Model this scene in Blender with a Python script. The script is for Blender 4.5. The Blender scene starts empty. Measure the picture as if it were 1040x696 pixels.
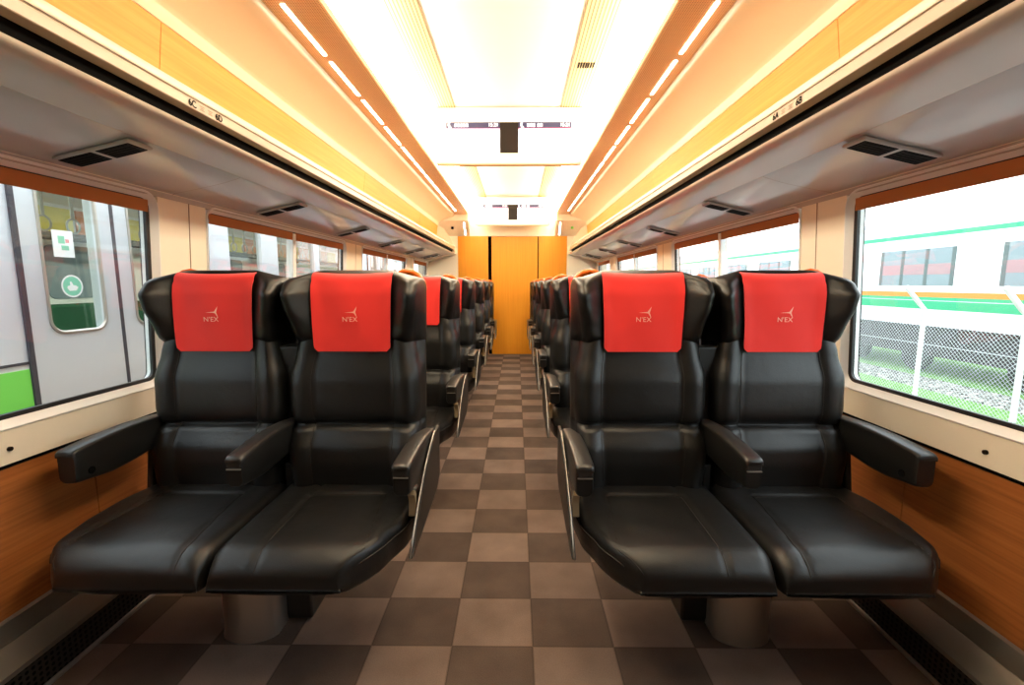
import bpy, math, random
from mathutils import Vector, Matrix
random.seed(7)
SC = bpy.context.scene
COL = SC.collection
PI = math.pi

# ------------------------------------------------------------------ materials
def lin(r, g, b):
    def f(c):
        c /= 255.0
        return c/12.92 if c <= 0.04045 else ((c+0.055)/1.055)**2.4
    return (f(r), f(g), f(b), 1.0)

def mat(name, col, rough=0.5, metal=0.0, spec=0.5, coat=0.0, emit=None, estr=0.0):
    m = bpy.data.materials.new(name); m.use_nodes = True
    b = m.node_tree.nodes['Principled BSDF']
    b.inputs['Base Color'].default_value = col
    b.inputs['Roughness'].default_value = rough
    b.inputs['Metallic'].default_value = metal
    b.inputs['Specular IOR Level'].default_value = spec
    b.inputs['Coat Weight'].default_value = coat
    b.inputs['Coat Roughness'].default_value = 0.08
    if emit:
        b.inputs['Emission Color'].default_value = emit
        b.inputs['Emission Strength'].default_value = estr
    return m

def nd(m, t, **kw):
    n = m.node_tree.nodes.new(t)
    for k, v in kw.items(): setattr(n, k, v)
    return n
def lk(m, a, b): m.node_tree.links.new(a, b)
def bsdf(m): return m.node_tree.nodes['Principled BSDF']
def coords(m, scale=(1, 1, 1), loc=(0, 0, 0), rot=(0, 0, 0)):
    tc = nd(m, 'ShaderNodeTexCoord'); mp = nd(m, 'ShaderNodeMapping')
    mp.inputs['Scale'].default_value = scale
    mp.inputs['Location'].default_value = loc
    mp.inputs['Rotation'].default_value = rot
    lk(m, tc.outputs['Object'], mp.inputs['Vector'])
    return mp.outputs['Vector']
def noise(m, vec, scale, detail=3, rough=0.5):
    n = nd(m, 'ShaderNodeTexNoise')
    n.inputs['Scale'].default_value = scale; n.inputs['Detail'].default_value = detail
    n.inputs['Roughness'].default_value = rough
    if vec is not None: lk(m, vec, n.inputs['Vector'])
    return n
def ramp(m, fac, stops):
    r = nd(m, 'ShaderNodeValToRGB')
    el = r.color_ramp.elements
    el[0].position, el[0].color = stops[0]
    el[1].position, el[1].color = stops[-1]
    for p, c in stops[1:-1]:
        e = el.new(p); e.color = c
    lk(m, fac, r.inputs['Fac'])
    return r
def bump(m, h, strength, dist=0.001):
    b = nd(m, 'ShaderNodeBump')
    b.inputs['Strength'].default_value = strength; b.inputs['Distance'].default_value = dist
    lk(m, h, b.inputs['Height']); lk(m, b.outputs['Normal'], bsdf(m).inputs['Normal'])

def leather(name, col, rough):
    m = mat(name, col, rough, spec=0.46)
    v = coords(m)
    n = noise(m, v, 420, 2); n2 = noise(m, v, 14, 3)
    mx = nd(m, 'ShaderNodeMath', operation='MULTIPLY_ADD')
    mx.inputs[1].default_value = 5.0
    lk(m, n2.outputs['Fac'], mx.inputs[0]); lk(m, n.outputs['Fac'], mx.inputs[2])
    bump(m, mx.outputs[0], 0.35, 0.0012)
    return m
def wood(name, dark, mid, light, rough, axis):
    # axis 'y' : grain runs along y on a side wall ; 'z' : grain runs up
    m = mat(name, mid, rough, spec=0.4)
    sc = (6, 1.2, 60) if axis == 'y' else (70, 6, 1.0)
    v = coords(m, sc)
    n = noise(m, v, 1.6, 6, 0.62)
    r = ramp(m, n.outputs['Fac'], [(0.25, dark), (0.5, mid), (0.75, light)])
    lk(m, r.outputs['Color'], bsdf(m).inputs['Base Color'])
    return m

M = {}
M['leather'] = leather('black_leather', (0.0065, 0.0063, 0.0062, 1), 0.39)
M['leather_head'] = leather('glossy_black_leather', (0.0065, 0.006, 0.006, 1), 0.36)
M['black_plastic'] = mat('black_plastic', (0.008, 0.0078, 0.0075, 1), 0.40, spec=0.4)
M['arm_top'] = mat('armrest_plastic', (0.022, 0.020, 0.019, 1), 0.36)
M['dark_gap'] = mat('dark_recess', (0.002, 0.002, 0.002, 1), 0.8, spec=0.05)
M['thread'] = mat('brown_piping', (0.010, 0.006, 0.004, 1), 0.6)
M['steel'] = mat('brushed_steel', (0.60, 0.54, 0.48, 1), 0.28, 0.9)
v = coords(M['steel'], (1, 1, 1)); n = noise(M['steel'], coords(M['steel'], (120, 120, 3)), 1, 2)
r = ramp(M['steel'], n.outputs['Fac'], [(0.3, (0.30, 0.30, 0.30, 1)), (0.7, (0.32, 0.32, 0.32, 1))])
lk(M['steel'], r.outputs['Color'], bsdf(M['steel']).inputs['Roughness'])
M['heater_steel'] = mat('heater_steel', (0.36, 0.33, 0.29, 1), 0.36, 0.9)
M['bronze'] = mat('tan_metal', (0.40, 0.31, 0.19, 1), 0.35, 0.6)
M['bright_edge'] = mat('bright_metal_edge', (0.50, 0.47, 0.43, 1), 0.4, 0.8)

def cloth_mat(name, col):
    m = mat(name, col, 0.75, spec=0.2)
    bsdf(m).inputs['Sheen Weight'].default_value = 0.25
    n = noise(m, coords(m), 900, 2); n2 = noise(m, coords(m), 9, 2)
    mx = nd(m, 'ShaderNodeMath', operation='MULTIPLY_ADD'); mx.inputs[1].default_value = 8
    lk(m, n2.outputs['Fac'], mx.inputs[0]); lk(m, n.outputs['Fac'], mx.inputs[2])
    bump(m, mx.outputs[0], 0.3, 0.001)
    return m
M['red'] = cloth_mat('red_cloth', lin(242, 57, 52))
M['logo'] = mat('pale_print', lin(255, 190, 170), 0.7)
M['orange'] = mat('orange_plastic', lin(240, 105, 15), 0.3)
M['cream'] = mat('cream_panel', (0.88, 0.81, 0.68, 1), 0.32, coat=0.15)
M['cove'] = mat('cove_panel', (0.78, 0.68, 0.48, 1), 0.35)
M['cream_trim'] = mat('cream_trim', (0.80, 0.71, 0.58, 1), 0.25)
M['white_frame'] = mat('white_frame', (0.88, 0.88, 0.87, 1), 0.3)
M['gloss_grey'] = mat('gloss_underside', (0.72, 0.70, 0.68, 1), 0.16, coat=0.35)
M['nose'] = mat('rack_nose', (0.76, 0.68, 0.58, 1), 0.24, coat=0.1)
M['fascia'] = mat('rack_fascia', (0.44, 0.345, 0.245, 1), 0.3)
M['rubber'] = mat('black_rubber', (0.012, 0.012, 0.014, 1), 0.45)
M['blind'] = mat('brown_blind', lin(186, 118, 66), 0.8)
M['wood_low'] = wood('dim_wood_wainscot', lin(132, 78, 38), lin(160, 96, 48), lin(178, 112, 60), 0.42, 'y')  # same wood as the rack, its dimmer light put into darker tones
M['wood_rack'] = wood('bright_lit_wood_rack', lin(226, 142, 52), lin(236, 154, 62), lin(243, 166, 76), 0.5, 'y')  # same wood as the wainscot, strong light put into paler tones
M['wood_end'] = wood('golden_wood_end', lin(212, 136, 32), lin(222, 146, 38), lin(230, 156, 48), 0.36, 'z')
M['ceiling'] = mat('white_ceiling', (0.93, 0.92, 0.88, 1), 0.5)
M['grille_dark'] = mat('dark_grille', (0.005, 0.005, 0.005, 1), 0.6, spec=0.12)
M['vent_frame'] = mat('vent_frame', (0.50, 0.46, 0.42, 1), 0.3)
M['screen_box'] = mat('display_housing', (0.84, 0.78, 0.66, 1), 0.35)
M['screen_dark'] = mat('display_dark', (0.012, 0.007, 0.005, 1), 0.3, spec=0.25)
M['screen_white'] = mat('screen_white', (0.6, 0.6, 0.6, 1), 0.3, emit=(1, 1, 1, 1), estr=1.2)
M['screen_navy'] = mat('screen_navy', (0.02, 0.02, 0.05, 1), 0.3, emit=lin(70, 62, 104), estr=0.25)
M['screen_pink'] = mat('screen_pink', (0.3, 0.05, 0.1, 1), 0.3, emit=lin(240, 60, 110), estr=0.8)
M['ink'] = mat('dark_ink', (0.012, 0.008, 0.005, 1), 0.7, spec=0.1)
M['ink_soft'] = mat('faded_ink', (0.28, 0.20, 0.13, 1), 0.6)
M['cove_lamp'] = mat('cove_lamp', (0.9, 0.85, 0.75, 1), 0.5, emit=(1.0, 0.84, 0.60, 1), estr=11.0)
M['led'] = mat('led_strip', (0.9, 0.9, 0.9, 1), 0.4, emit=(1.0, 0.93, 0.80, 1), estr=9.0)

# perforated ceiling band
m = M['band'] = mat('perforated_band', lin(232, 194, 146), 0.45)
vo = nd(m, 'ShaderNodeTexVoronoi'); vo.inputs['Scale'].default_value = 1.0; vo.inputs['Randomness'].default_value = 0.0
lk(m, coords(m, (110, 110, 1)), vo.inputs['Vector'])
r = ramp(m, vo.outputs['Distance'], [(0.22, lin(150, 112, 74)), (0.32, lin(232, 194, 146))])
lk(m, r.outputs['Color'], bsdf(m).inputs['Base Color'])
# louvred ceiling strip : fine lines along the car
m = M['louvre'] = mat('louvred_strip', (0.8, 0.76, 0.66, 1), 0.5)
w = nd(m, 'ShaderNodeTexWave', wave_type='BANDS', bands_direction='X'); w.inputs['Scale'].default_value = 17.0
lk(m, coords(m), w.inputs['Vector'])
r = ramp(m, w.outputs['Fac'], [(0.15, lin(120, 98, 60)), (0.45, lin(196, 180, 132))])
lk(m, r.outputs['Color'], bsdf(m).inputs['Base Color'])
# perforated heater grille
m = M['perforated'] = mat('perforated_grille', (0.03, 0.028, 0.026, 1), 0.35, 0.7)
vo = nd(m, 'ShaderNodeTexVoronoi'); vo.inputs['Scale'].default_value = 1.0; vo.inputs['Randomness'].default_value = 0.0
lk(m, coords(m, (60, 60, 60)), vo.inputs['Vector'])
r = ramp(m, vo.outputs['Distance'], [(0.30, (0.003, 0.003, 0.003, 1)), (0.38, (0.075, 0.068, 0.06, 1))])
lk(m, r.outputs['Color'], bsdf(m).inputs['Base Color'])
# carpet : checks 0.25 x 0.2165
m = M['carpet'] = mat('checked_carpet', (0.1, 0.08, 0.07, 1), 0.95, spec=0.1)
tw, td, ox, oy = 0.2515, 0.2165, 0.117, 1.281
vec = coords(m, (1/tw, 1/td, 0), (-ox/tw, -oy/td, 0.5))
ck = nd(m, 'ShaderNodeTexChecker'); ck.inputs['Scale'].default_value = 1.0
lk(m, vec, ck.inputs['Vector'])
ck.inputs['Color1'].default_value = lin(114, 97, 88); ck.inputs['Color2'].default_value = lin(83, 70, 63)
fl = nd(m, 'ShaderNodeVectorMath', operation='FLOOR'); lk(m, vec, fl.inputs[0])
wn = nd(m, 'ShaderNodeTexWhiteNoise', noise_dimensions='2D'); lk(m, fl.outputs[0], wn.inputs['Vector'])
fib = noise(m, coords(m), 260, 4, 0.7); big = noise(m, coords(m), 6, 3); fine = noise(m, coords(m, (40, 160, 1)), 1, 3)
a1 = nd(m, 'ShaderNodeMath', operation='MULTIPLY_ADD'); lk(m, wn.outputs['Value'], a1.inputs[0]); a1.inputs[1].default_value = 0.22; a1.inputs[2].default_value = 0.22
a2 = nd(m, 'ShaderNodeMath', operation='MULTIPLY_ADD'); lk(m, fib.outputs['Fac'], a2.inputs[0]); a2.inputs[1].default_value = 0.55; lk(m, a1.outputs[0], a2.inputs[2])
a3 = nd(m, 'ShaderNodeMath', operation='MULTIPLY_ADD'); lk(m, big.outputs['Fac'], a3.inputs[0]); a3.inputs[1].default_value = 0.7; lk(m, a2.outputs[0], a3.inputs[2])
vs = nd(m, 'ShaderNodeVectorMath', operation='SCALE'); lk(m, ck.outputs['Color'], vs.inputs[0]); lk(m, a3.outputs[0], vs.inputs['Scale'])
# thin joints between the tiles
fr = nd(m, 'ShaderNodeVectorMath', operation='FRACTION'); lk(m, vec, fr.inputs[0])
sp = nd(m, 'ShaderNodeSeparateXYZ'); lk(m, fr.outputs[0], sp.inputs[0])
def edge(out):
    s = nd(m, 'ShaderNodeMath', operation='SUBTRACT'); lk(m, out, s.inputs[0]); s.inputs[1].default_value = 0.5
    b_ = nd(m, 'ShaderNodeMath', operation='ABSOLUTE'); lk(m, s.outputs[0], b_.inputs[0])
    g = nd(m, 'ShaderNodeMath', operation='GREATER_THAN'); lk(m, b_.outputs[0], g.inputs[0]); g.inputs[1].default_value = 0.488
    return g.outputs[0]
mxm = nd(m, 'ShaderNodeMath', operation='MAXIMUM'); lk(m, edge(sp.outputs['X']), mxm.inputs[0]); lk(m, edge(sp.outputs['Y']), mxm.inputs[1])
j = nd(m, 'ShaderNodeMath', operation='MULTIPLY_ADD'); lk(m, mxm.outputs[0], j.inputs[0]); j.inputs[1].default_value = -0.3; j.inputs[2].default_value = 1.0
vs2 = nd(m, 'ShaderNodeVectorMath', operation='SCALE'); lk(m, vs.outputs[0], vs2.inputs[0]); lk(m, j.outputs[0], vs2.inputs['Scale'])
lk(m, vs2.outputs[0], bsdf(m).inputs['Base Color'])
bump(m, fib.outputs['Fac'], 0.5, 0.003)

def glass(name, tint, ior=1.45):
    m = bpy.data.materials.new(name); m.use_nodes = True
    nt = m.node_tree; nt.nodes.clear()
    o = nt.nodes.new('ShaderNodeOutputMaterial'); mx = nt.nodes.new('ShaderNodeMixShader')
    t = nt.nodes.new('ShaderNodeBsdfTransparent'); g = nt.nodes.new('ShaderNodeBsdfGlossy')
    f = nt.nodes.new('ShaderNodeFresnel'); f.inputs['IOR'].default_value = ior
    ge = nt.nodes.new('ShaderNodeNewGeometry'); ml = nt.nodes.new('ShaderNodeMath'); ml.operation = 'MULTIPLY_ADD'
    nt.links.new(ge.outputs['Backfacing'], ml.inputs[0]); ml.inputs[1].default_value = 1/ior-ior; ml.inputs[2].default_value = ior
    nt.links.new(ml.outputs[0], f.inputs['IOR'])      # same reflectance from either face of the thin pane
    t.inputs['Color'].default_value = tint; g.inputs['Roughness'].default_value = 0.0
    nt.links.new(f.outputs[0], mx.inputs[0]); nt.links.new(t.outputs[0], mx.inputs[1]); nt.links.new(g.outputs[0], mx.inputs[2])
    nt.links.new(mx.outputs[0], o.inputs[0])
    return m
M['glass'] = glass('window_glass', (0.93, 0.96, 0.96, 1))
M['glass_dark'] = glass('train_glass', (0.88, 0.92, 0.90, 1))
# outside
M['train_grey'] = mat('brushed_train_grey', lin(218, 222, 232), 0.42, 0.25)
M['train_door'] = mat('train_door_grey', lin(206, 210, 218), 0.40, 0.25)
M['train_line'] = mat('dark_joint', lin(62, 58, 66), 0.5)
M['lime'] = mat('lime_green', lin(122, 214, 92), 0.4)
M['teal'] = mat('deep_green', lin(0, 132, 104), 0.4)
M['in_wall'] = mat('train_interior', lin(232, 234, 230), 0.6)
M['in_dark'] = mat('train_dark_parts', lin(70, 66, 60), 0.6)  # dark colour of the floor and rails inside the train
M['bench'] = mat('bench_green', lin(24, 84, 52), 0.85)
M['ad'] = mat('yellow_poster', lin(220, 205, 84), 0.6)
M['ad2'] = mat('orange_poster', lin(205, 120, 60), 0.6)
M['train_lamp'] = mat('train_lamp', (0.9, 0.9, 0.8, 1), 0.5, emit=(1, 0.95, 0.78, 1), estr=9.0)
M['strap'] = mat('strap_grey', lin(170, 168, 150), 0.5)
M['white_paint'] = mat('white_paint', lin(240, 243, 245), 0.4)
M['pale_green'] = mat('sticker_green', lin(130, 205, 175), 0.5)
M['pale_red'] = mat('sticker_red', lin(228, 140, 140), 0.5)
M['mint'] = mat('mint_stripe', lin(46, 165, 118), 0.4)
M['orange_stripe'] = mat('orange_stripe', lin(224, 134, 52), 0.4)
M['far_window'] = mat('far_window', lin(126, 140, 146), 0.25)
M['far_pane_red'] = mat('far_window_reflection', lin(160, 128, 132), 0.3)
M['post_grey'] = mat('window_post_grey', lin(92, 104, 104), 0.5)
M['under'] = mat('undercarriage', lin(58, 50, 52), 0.7)
M['fence'] = mat('galvanised_wire', lin(206, 212, 214), 0.5, 0.3)
M['post'] = mat('concrete_post', lin(224, 226, 222), 0.7)
m = M['grass'] = mat('grass', lin(130, 180, 92), 0.9, spec=0.1)
n = noise(m, coords(m), 9, 6, 0.7); r = ramp(m, n.outputs['Fac'], [(0.3, lin(84, 128, 62)), (0.55, lin(122, 164, 90)), (0.8, lin(160, 188, 124))])
lk(m, r.outputs['Color'], bsdf(m).inputs['Base Color']); bump(m, n.outputs['Fac'], 1.0, 0.05)
m = M['ballast'] = mat('ballast', lin(140, 135, 130), 0.9, spec=0.1)
vo = nd(m, 'ShaderNodeTexVoronoi'); vo.inputs['Scale'].default_value = 16
lk(m, coords(m), vo.inputs['Vector'])
r = ramp(m, vo.outputs['Color'], [(0.2, lin(80, 76, 74)), (0.8, lin(190, 184, 178))]); lk(m, r.outputs['Color'], bsdf(m).inputs['Base Color'])
bump(m, vo.outputs['Distance'], 1.0, 0.05)

# ------------------------------------------------------------------ mesh helper
class MB:
    def __init__(s): s.v = []; s.f = []
    def add(s, vs, fs):
        o = len(s.v); s.v += [tuple(p) for p in vs]; s.f += [tuple(i+o for i in f) for f in fs]; return s
    def box(s, x0, x1, y0, y1, z0, z1):
        vs = [(x, y, z) for z in (z0, z1) for y in (y0, y1) for x in (x0, x1)]
        return s.add(vs, [(0, 2, 3, 1), (4, 5, 7, 6), (0, 1, 5, 4), (2, 6, 7, 3), (0, 4, 6, 2), (1, 3, 7, 5)])
    def loft(s, rings, closed=True, caps=True):
        n = len(rings[0]); vs = [p for r_ in rings for p in r_]; fs = []
        for i in range(len(rings)-1):
            for k in range(n if closed else n-1):
                k2 = (k+1) % n
                fs.append((i*n+k, i*n+k2, (i+1)*n+k2, (i+1)*n+k))
        if caps and closed:
            fs.append(tuple(range(n))[::-1]); fs.append(tuple((len(rings)-1)*n+k for k in range(n)))
        return s.add(vs, fs)
    def extrude_y(s, prof, y0, y1, closed=True):
        return s.loft([[(x, y0, z) for x, z in prof], [(x, y1, z) for x, z in prof]], closed, closed)
    def tube(s, pts, r, n=8, radii=None):
        pts = [Vector(p) for p in pts]; rings = []
        prev = None
        for i, p in enumerate(pts):
            d = (pts[min(i+1, len(pts)-1)]-pts[max(i-1, 0)]).normalized()
            if prev is None:
                a = d.orthogonal().normalized()
            else:
                a = (prev-d*prev.dot(d)).normalized()
            prev = a; b = d.cross(a); rr = radii[i] if radii else r
            rings.append([tuple(p+a*rr*math.cos(2*PI*k/n)+b*rr*math.sin(2*PI*k/n)) for k in range(n)])
        return s.loft(rings)
    def grid(s, pts):
        n = len(pts[0]); vs = [p for r_ in pts for p in r_]
        return s.add(vs, [(i*n+k, i*n+k+1, (i+1)*n+k+1, (i+1)*n+k) for i in range(len(pts)-1) for k in range(n-1)])
    def mapped(s, fn):
        s.v = [tuple(fn(*p)) for p in s.v]; return s

def obj(name, mb, m, parent=None, smooth=None, bevel=0.0, sub=0, recalc=True, origin=None):
    me = bpy.data.meshes.new(name)
    vs = mb.v
    if origin is not None:
        vs = [(x-origin[0], y-origin[1], z-origin[2]) for x, y, z in vs]
    me.from_pydata(vs, [], mb.f)
    if recalc:
        import bmesh
        bm = bmesh.new(); bm.from_mesh(me); bmesh.ops.recalc_face_normals(bm, faces=bm.faces); bm.to_mesh(me); bm.free()
    me.materials.append(m)
    o = bpy.data.objects.new(name, me); COL.objects.link(o)
    if parent is not None:
        o.parent = parent
    elif origin is not None:
        o.location = origin
    if bevel:
        bv = o.modifiers.new('bevel', 'BEVEL'); bv.width = bevel; bv.segments = 3; bv.limit_method = 'ANGLE'; bv.angle_limit = math.radians(40)
        bv.harden_normals = False
    if sub:
        ss = o.modifiers.new('sub', 'SUBSURF'); ss.levels = sub; ss.render_levels = sub
    if smooth is not None:
        for p in me.polygons: p.use_smooth = True
        if smooth > 0:
            me.set_sharp_from_angle(angle=math.radians(smooth))
    return o
def tag(o, label=None, cat=None, group=None, kind=None):
    if label: o['label'] = label
    if cat: o['category'] = cat
    if group: o['group'] = group
    if kind: o['kind'] = kind
    return o
def empty(name, loc, **kw):
    o = bpy.data.objects.new(name, None); COL.objects.link(o); o.location = loc; o.empty_display_size = 0.1
    return tag(o, **kw)
def copy_tree(o, parent=None):
    c = o.copy(); COL.objects.link(c)
    if parent is not None: c.parent = parent
    for ch in [x for x in list(COL.objects) if x.parent == o]:
        copy_tree(ch, c)
    return c
def text_mesh(body, size, name='t', align='CENTER', extrude=0.0, space=1.0, bold=0.0):
    cu = bpy.data.curves.new(name, 'FONT'); cu.body = body; cu.size = size; cu.align_x = align; cu.align_y = 'CENTER'
    cu.extrude = extrude; cu.offset = bold; cu.space_character = space
    o = bpy.data.objects.new(name, cu); COL.objects.link(o)
    dg = bpy.context.evaluated_depsgraph_get(); dg.update()
    me = o.evaluated_get(dg).to_mesh()
    mb = MB(); mb.add([tuple(v_.co) for v_ in me.vertices], [tuple(p.vertices) for p in me.polygons])
    o.evaluated_get(dg).to_mesh_clear()
    bpy.data.objects.remove(o); bpy.data.curves.remove(cu)
    return mb
def interp(tab, t):
    if t <= tab[0][0]: return tab[0][1]
    for (a, va), (b, vb) in zip(tab, tab[1:]):
        if t <= b:
            k = (t-a)/(b-a); k = k*k*(3-2*k)*0.5+k*0.5
            return va+(vb-va)*k
    return tab[-1][1]
def smooth01(t):
    t = max(0.0, min(1.0, t)); return t*t*(3-2*t)
def bez(p0, p1, p2, p3, n=8):
    out = []
    for i in range(n+1):
        t = i/n; u = 1-t
        out.append(tuple(u**3*a+3*u*u*t*b+3*u*t*t*c+t**3*d for a, b, c, d in zip(p0, p1, p2, p3)))
    return out

# ------------------------------------------------------------------ dimensions of the car
Y0, YW = -0.7, 7.16          # rear and end wall
def XW(z):                   # inner wall face, leaning in towards the top
    if z <= 0.62: return 1.345
    return 1.345-(min(z, 1.60)-0.62)*0.055
SIDES = (('left', -1), ('right', 1))

# floor
tag(obj('floor', MB().box(-1.47, 1.47, Y0-0.1, YW+0.1, -0.08, 0.0), M['carpet']), kind='structure')

# walls ------------------------------------------------------------------
WINS = [(0.12, 1.735), (2.075, 3.665), (4.115, 5.705), (6.155, 7.02)]
ZG0, ZG1 = 0.755, 1.425      # glass opening
wall_of = {}
for side, s in SIDES:
    opens = sorted(WINS); e = 0.035
    mb = MB()
    def slab(y0, y1, z0, z1, d0=0.0, d1=0.045, mb_=None):
        t = MB().box(d0, d1, y0, y1, z0, z1)
        # several rows so that the lean is followed
        t.mapped(lambda d, y, z: (s*(XW(z)+d), y, z)); (mb_ or mb).add(t.v, t.f)
    slab(Y0, YW, 0.62, ZG0-e)
    slab(Y0, YW, ZG1+e, 1.60)
    slab(Y0, YW, 1.585, 1.60, 0.0, 0.20)
    ys = [Y0]+[v_ for w_ in opens for v_ in (w_[0]-e, w_[1]+e)]+[YW]
    for a, b in zip(ys[0::2], ys[1::2]):
        slab(a, b, ZG0-e, ZG1+e)
    wall = tag(obj('wall_'+side, mb, M['cream']), kind='structure'); wall_of[side] = wall
    mb = MB()
    for a, b in ((Y0, 1.438), (1.441, 3.478), (3.481, 5.518), (5.521, YW)):
        t = MB().box(0.0, 0.12, a, b, 0.0, 0.617); t.mapped(lambda d, y, z: (s*(XW(z)+d), y, z)); mb.add(t.v, t.f)
    obj('wood_panel', mb, M['wood_low'], wall)
    mb = MB(); t = MB().box(-0.004, 0.1, Y0, YW, 0.614, 0.622); t.mapped(lambda d, y, z: (s*(XW(z)+d), y, z)); mb.add(t.v, t.f)
    obj('joint_strip', mb, M['dark_gap'], wall)
    # pillar seams
    mb = MB()
    for a, b in zip(ys[2::2], ys[3::2]):
        if b-a > 0.2 and b < 6.5:
            t = MB().box(-0.0015, 0.02, (a+b)/2+0.03, (a+b)/2+0.034, ZG0-e, 1.45); t.mapped(lambda d, y, z: (s*(XW(z)+d), y, z)); mb.add(t.v, t.f)
    obj('pillar_seam', mb, M['ink_soft'], wall)
    # small round catch in the sill band
    mb = MB(); yb = 1.20
    mb.tube([(s*(XW(0.675)-0.006), yb, 0.665), (s*(XW(0.675)+0.01), yb, 0.665)], 0.0062, 16)
    obj('sill_button', mb, M['ink'], wall)

def rr_loop(y0, y1, z0, z1, r, n=6):
    out = []
    for cy, cz, a0 in ((y1-r, z1-r, 0), (y0+r, z1-r, 90), (y0+r, z0+r, 180), (y1-r, z0+r, 270)):
        for i in range(n+1):
            a = math.radians(a0+90*i/n); out.append((cy+r*math.cos(a), cz+r*math.sin(a)))
    return out
nwin = 0
for side, s in SIDES:
    for wi, (a, b) in enumerate(WINS):
        nwin += 1
        def wmap(mb): return mb.mapped(lambda d, y, z: (s*(XW(z)+d), y, z))
        def ring(mb, prof):      # prof: list of (offset outwards, depth); closed frame section
            rings = []
            for off, d in prof:
                rings.append([(d, y, z) for y, z in rr_loop(a-off, b+off, ZG0-off, ZG1+off, max(0.010, 0.028+off))])
            rings.append(rings[0]); mb.loft(rings, True, False); return mb
        fr_ = ring(MB(), [(0.036, -0.002), (0.033, -0.006), (0.030, -0.006), (0.007, 0.014), (0.005, 0.046), (0.034, 0.046)])
        wnd = tag(obj('window_%d' % nwin, wmap(fr_), M['white_frame'], smooth=35), kind='structure')
        obj('gasket', wmap(ring(MB(), [(0.0085, 0.012), (-0.004, 0.015), (-0.004, 0.026), (0.0085, 0.030)])), M['rubber'], wnd, smooth=35)
        mid = (a+b)/2-0.01 if b-a > 1 else None
        two = wi in (1, 2)
        spans = [(a, mid-0.018), (mid+0.018, b)] if two else [(a, b)]
        for ya, yb in spans:
            obj('pane', wmap(MB().box(0.019, 0.023, ya-0.005, yb+0.005, ZG0-0.005, ZG1+0.005)), M['glass'], wnd)
        if two:
            obj('mullion', wmap(MB().box(0.004, 0.05, mid-0.018, mid+0.018, ZG0, ZG1)), M['white_frame'], wnd, bevel=0.004)
        bl = MB()
        for ya, yb in spans: bl.box(0.008, 0.011, ya, yb, ZG1-0.040, ZG1+0.004)
        obj('blind', wmap(bl), M['blind'], wnd)
        obj('reveal', wmap(ring(MB(), [(0.036, 0.046), (0.012, 0.040), (0.012, 0.056), (0.036, 0.056)])), M['rubber'], wnd)

# closing walls front and back ----------------------------------------------
mb = MB()
mb.box(-1.47, -0.845, YW, YW+0.1, 0, 2.6); mb.box(0.845, 1.47, YW, YW+0.1, 0, 2.6); mb.box(-0.845, 0.845, YW, YW+0.1, 1.845, 2.6)
wf = tag(obj('wall_front', mb, M['cream']), kind='structure')
obj('wood_panel', MB().box(-0.843, -0.375, YW-0.004, YW+0.09, 0, 1.843), M['wood_end'], wf)
obj('wood_panel', MB().box(0.408, 0.843, YW-0.004, YW+0.09, 0, 1.843), M['wood_end'], wf)
obj('door_recess', MB().box(-0.376, 0.409, YW+0.05, YW+0.1, 0, 1.845), M['dark_gap'], wf)
dr = tag(obj('door_1', MB().box(-0.322, 0.392, YW+0.004, YW+0.045, 0.004, 1.840), M['wood_end'], bevel=0.004), kind='structure')
mb = MB().box(-1.47, 1.47, Y0-0.1, Y0, 0, 2.6)
tag(obj('wall_back', mb, mat('dark_wall', lin(58, 46, 38), 0.6)), kind='structure')  # unseen; set close and dark to dim the near floor and seat fronts

# roof shell -------------------------------------------------------------
prof = [(-1.47, 1.56), (-1.40, 2.1), (-1.1, 2.5), (0, 2.62), (1.1, 2.5), (1.40, 2.1), (1.47, 1.56), (1.5, 1.56), (1.45, 2.15), (1.12, 2.56), (0, 2.68), (-1.12, 2.56), (-1.45, 2.15), (-1.5, 1.56)]
tag(obj('roof', MB().extrude_y(prof, Y0-0.1, YW+0.1), M['cream']), kind='structure')

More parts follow.
